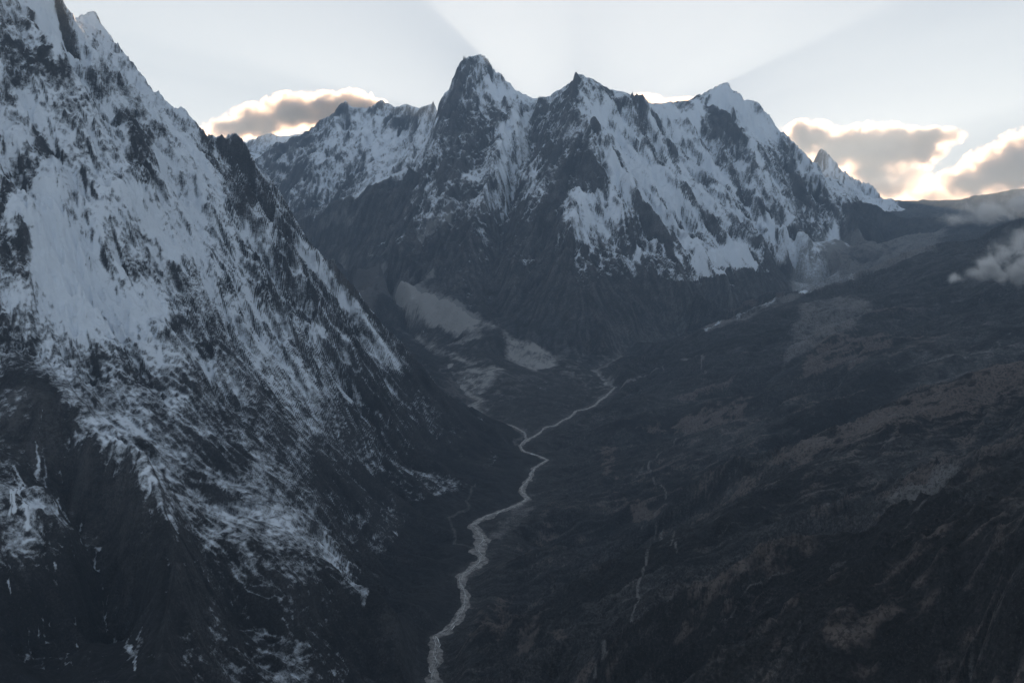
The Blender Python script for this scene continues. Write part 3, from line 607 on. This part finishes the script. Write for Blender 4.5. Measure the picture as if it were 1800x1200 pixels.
# ------------------------------------------------------------------ air
def haze():
    m, t = mat('haze_air'); b = NB(t)
    v = b.n('ShaderNodeVolumePrincipled'); v.inputs['Color'].default_value = rgb(0.55, 0.75, 1.0)
    v.inputs['Density'].default_value = HAZE; v.inputs['Anisotropy'].default_value = 0.42
    o = b.n('ShaderNodeOutputMaterial'); b.link(v.outputs[0], o.inputs['Volume'])
    x0, x1, y0, y1, z0, z1 = -26000, 26000, -1500, 31000, min(VZ.min(), -1700) - 1, VZ.max() + 60
    V = np.array([(x, y, z) for z in (z0, z1) for y in (y0, y1) for x in (x0, x1)], float)
    F = np.array([(0,2,3,1),(4,5,7,6),(0,1,5,4),(2,6,7,3),(0,4,6,2),(1,3,7,5)])
    obj('haze', mesh_from('haze', V, F, m, smooth=False), kind='stuff')
HAZE = 2.4e-5
haze()

# ------------------------------------------------------------------ river: gravel bed and braided water
def resample(pts, step):
    a = np.array(pts, float); d = np.r_[0, np.cumsum(np.hypot(np.diff(a[:, 0]), np.diff(a[:, 1])))]
    t = np.arange(0, d[-1], step); q = np.stack([np.interp(t, d, a[:, k]) for k in range(2)], 1)
    for _ in range(3): q[1:-1] = (q[:-2] + 2 * q[1:-1] + q[2:]) / 4
    T = np.gradient(q, axis=0); T /= np.maximum(np.linalg.norm(T, axis=1), 1e-6)[:, None]
    return t, q, np.stack([T[:, 1], -T[:, 0]], 1)
def plain_material(name, c1, c2, scale, rough, spec, bump=0.0):
    m, t = mat(name); b = NB(t); pos = b.n('ShaderNodeNewGeometry').outputs['Position']
    nz = b.noise(pos, scale, 6, 0.7); c = b.mix(b.step(nz, 0.35, 0.65), rgb(*c1), rgb(*c2))
    p = b.n('ShaderNodeBsdfPrincipled'); b.link(c, p.inputs['Base Color']); p.inputs['Roughness'].default_value = rough; p.inputs['Specular IOR Level'].default_value = spec
    if bump:
        bp = b.n('ShaderNodeBump'); bp.inputs['Distance'].default_value = bump; b.link(nz, bp.inputs['Height']); b.link(bp.outputs[0], p.inputs['Normal'])
    b.link(p.outputs[0], b.n('ShaderNodeOutputMaterial').inputs['Surface']); return m
M_gravel = plain_material('river_gravel', (0.07, 0.07, 0.073), (0.30, 0.30, 0.30), 0.05, 0.9, 0.2, 1.0)
M_water = plain_material('milky_meltwater', (0.60, 0.66, 0.70), (0.78, 0.82, 0.84), 0.3, 0.25, 0.5, 0.05)
def ribbon(name, path, width, Zf, lift, material, label, cat, cols=7, rag=0.95, seed=0):
    t, q, nrm = resample(path, 5.0)
    wl = width(t) * (1 + rag * 1.6 * fbm(t / 90, t * 0 + seed, 5, 400)); wr = width(t) * (1 + rag * 1.6 * fbm(t / 90, t * 0 + seed + 9, 5, 410))
    k = np.linspace(-1, 1, cols)
    off = np.where(k[None, :] < 0, k[None, :] * wl[:, None], k[None, :] * wr[:, None]) / 2
    x = q[:, :1] + nrm[:, :1] * off; y = q[:, 1:] + nrm[:, 1:] * off
    z = Zf(q[:, 1])[:, None] + lift - 2.2 * np.abs(k[None, :]) ** 6
    V = np.stack([x.ravel(), y.ravel(), z.ravel()], 1); n = len(t)
    i = (np.arange(n - 1)[:, None] * cols + np.arange(cols - 1)[None, :]).ravel()
    return V, np.stack([i, i + 1, i + 1 + cols, i + cols], 1)
def joined(lst):
    Vs, Fs, o = [], [], 0
    for V, F in lst: Vs.append(V); Fs.append(F + o); o += len(V)
    return np.concatenate(Vs), np.concatenate(Fs)
def width_main(t): return 3 + np.interp(t, [0, 700, 1000, 1350, 1600, 1800, 2100, 2500, 2900, 3300, 5600], [52, 38, 30, 58, 62, 48, 36, 32, 24, 20, 22])
down = [(p[0], p[1]) for p in river]
V, F = ribbon('riverbed', down, width_main, ZV, 0.6, M_gravel, '', '')
V2, F2 = ribbon('riverbed', [(p[0], p[1]) for p in left_stream], lambda t: 16 + t * 0.012, ZL, 0.9, M_gravel, '', '', seed=5)
V, F = joined([(V, F), (V2, F2)])
obj('riverbed', mesh_from('riverbed', V, F, M_gravel), kind='structure', label='pale gravel river bed winding along the dark valley bottom', cat='river bed')
strands = []
for k in range(4):
    t, q, nrm = resample(down, 10.0)
    o = width_main(t) * 0.42 * np.clip(1.5 * fbm(t / (170 - 25 * k), t * 0 + 3.3 * k, 3, 430 + k), -0.85, 0.85)
    pth = [(q[i, 0] + nrm[i, 0] * o[i], q[i, 1] + nrm[i, 1] * o[i]) for i in range(len(t))]
    strands.append(ribbon('river', pth, lambda t, k=k: np.clip(4.5 - 0.7 * k + 5 * vnoise(t / 45, t * 0 + k, 440), 0.8, 12), ZV, 0.95 + 0.02 * k, M_water, '', '', cols=3, seed=k))
strands.append(ribbon('river', [(p[0], p[1]) for p in left_stream], lambda t: np.full(t.shape, 7.0), ZL, 1.3, M_water, '', '', cols=3, seed=9))
V, F = joined(strands)
obj('river', mesh_from('river', V, F, M_water), kind='structure', label='braided milky meltwater channels running down the gravel bed', cat='river')

# ------------------------------------------------------------------ clouds
def cloud(name, label, cat, group, lobes, D, depth, dens, nscale, namp, aniso=0.6, soft=0.65, seed=0.0, color=(1.0, 0.94, 0.90), rag=1.0):
    "lobes: (px, py, half width px, half height px, shift in depth m)"
    cx, cy, cz = P(sum(l[0] for l in lobes) / len(lobes), sum(l[1] for l in lobes) / len(lobes), D)
    m, t = mat(name + '_vapour'); b = NB(t)
    tc = b.n('ShaderNodeNewGeometry').outputs['Position']
    big = b.noise(tc, nscale, 10.0, 0.70, 0.5); core = b.noise(tc, nscale * 0.6, 2.0, 0.5)
    f = None; import bmesh
    bm = bmesh.new()
    for (px, py, hx, hy, sh) in lobes:
        hx, hy = hx * 1.15, hy * 1.2
        c = P(px, py, D + sh); r = (hx / FPX * D, depth * hx / 100.0, hy / FPX * D)
        sub = b.n('ShaderNodeVectorMath', operation='SUBTRACT'); b.link(tc, sub.inputs[0]); sub.inputs[1].default_value = c
        dv = b.n('ShaderNodeVectorMath', operation='DIVIDE'); b.link(sub.outputs[0], dv.inputs[0]); dv.inputs[1].default_value = r
        ln = b.n('ShaderNodeVectorMath', operation='LENGTH'); b.link(dv.outputs[0], ln.inputs[0])
        g = b.math('SUBTRACT', 1.0, ln.outputs['Value'])
        if f is None: f = g
        else:
            nd = b.n('ShaderNodeMath', operation='SMOOTH_MAX'); b.link(f, nd.inputs[0]); b.link(g, nd.inputs[1]); nd.inputs[2].default_value = 0.2; f = nd.outputs[0]
        vs = bmesh.ops.create_icosphere(bm, subdivisions=3, radius=1.0)['verts']
        for v in vs: v.co = ((c[0] - cx) + v.co.x * r[0] * 1.12, (c[1] - cy) + v.co.y * r[1] * 1.12, (c[2] - cz) + v.co.z * r[2] * 1.12)
    f = b.math('ADD', f, b.math('MULTIPLY', b.math('SUBTRACT', big, 0.5), namp))
    st = b.step(f, 0.0, soft)
    if cat == 'mist': st = b.math('POWER', st, 1.8)
    d = b.math('MULTIPLY', b.math('MULTIPLY', st, b.math('ADD', 0.5, b.step(core, 0.35, 0.65))), dens)
    v = b.n('ShaderNodeVolumePrincipled'); v.inputs['Color'].default_value = rgb(*color); v.inputs['Anisotropy'].default_value = aniso
    b.link(d, v.inputs['Density']); b.link(v.outputs[0], b.n('ShaderNodeOutputMaterial').inputs['Volume'])
    me = bpy.data.meshes.new(name); bm.to_mesh(me); bm.free(); me.materials.append(m)
    o = obj(name, me, kind=None, label=label, cat=cat, group=group); o.location = (cx, cy, cz)
    rm = o.modifiers.new('union', 'REMESH'); rm.mode = 'VOXEL'; rm.voxel_size = max(l[3] for l in lobes) / FPX * D * 0.16
    bpy.context.view_layer.update()
    ev = o.evaluated_get(bpy.context.evaluated_depsgraph_get()); nm = bpy.data.meshes.new_from_object(ev)
    o.modifiers.clear(); o.data = nm; nm.name = name
    if not nm.materials: nm.materials.append(m)
    for p_ in nm.polygons: p_.use_smooth = True
    return o
cloud('cloud', 'long grey cloud with glowing edge behind the jagged ridge left of the summit', 'cloud', 'sunset clouds behind the ranges',
      [(405, 228, 42, 20, 0), (460, 215, 55, 28, 300), (510, 200, 50, 30, 0), (560, 195, 60, 28, 400), (615, 190, 48, 26, 0), (650, 185, 30, 12, 0)], 36000, 1500, 0.0092, 0.0024, 2.7, seed=1)
cloud('cloud', 'large brown-grey cloud with fiery rim resting behind the far right snowy peak', 'cloud', 'sunset clouds behind the ranges',
      [(1420, 245, 50, 28, 0), (1470, 262, 60, 32, 300), (1540, 262, 70, 38, 0), (1600, 262, 55, 34, 500), (1640, 240, 50, 15, 0), (1530, 300, 50, 34, 300)], 38000, 1600, 0.0092, 0.0021, 2.7, seed=2)
cloud('cloud', 'thin glowing peach cloud bank low above the pass between the two larger clouds', 'cloud', 'sunset clouds behind the ranges',
      [(1545, 335, 45, 26, 0), (1590, 318, 45, 30, 200), (1625, 345, 50, 26, 0), (1680, 352, 55, 22, 100)], 36500, 1300, 0.0034, 0.0021, 2.6, seed=6)
cloud('cloud', 'orange-rimmed cloud cut by the right edge of the photo above the dark skyline', 'cloud', 'sunset clouds behind the ranges',
      [(1700, 322, 50, 26, 0), (1760, 300, 60, 40, 300), (1810, 280, 60, 45, 0), (1880, 300, 80, 50, 0)], 37000, 1600, 0.0092, 0.0024, 2.7, seed=3)
cloud('cloud', 'small bright cloud strip peeping over the snow saddle right of the twin summits', 'cloud', 'sunset clouds behind the ranges',
      [(1130, 182, 40, 16, 0), (1200, 186, 50, 14, 0)], 36000, 1200, 0.0035, 0.0014, 1.3, seed=4)
cloud('mist', 'torn white mist wisp drifting low over the brown hillside', 'mist', None,
      [(1685, 490, 26, 12, 0), (1710, 478, 30, 16, 30), (1738, 468, 34, 20, 60), (1765, 450, 36, 30, 0), (1795, 430, 34, 34, 0), (1785, 480, 34, 20, 40), (1830, 470, 50, 44, 0), (1845, 420, 45, 34, 0)],
      7000, 300, 0.09, 0.0060, 3.6, aniso=0.3, soft=1.6, color=(1, 1, 1))
cloud('mist', 'thin grey veil of mist crossing the skyline just above the lower wisp', 'mist', None,
      [(1680, 385, 40, 12, 0), (1740, 370, 60, 22, 60), (1800, 355, 60, 26, 0), (1860, 345, 60, 30, 0)], 6000, 300, 0.030, 0.009, 4.0, color=(1, 1, 1), aniso=0.3, soft=1.5)
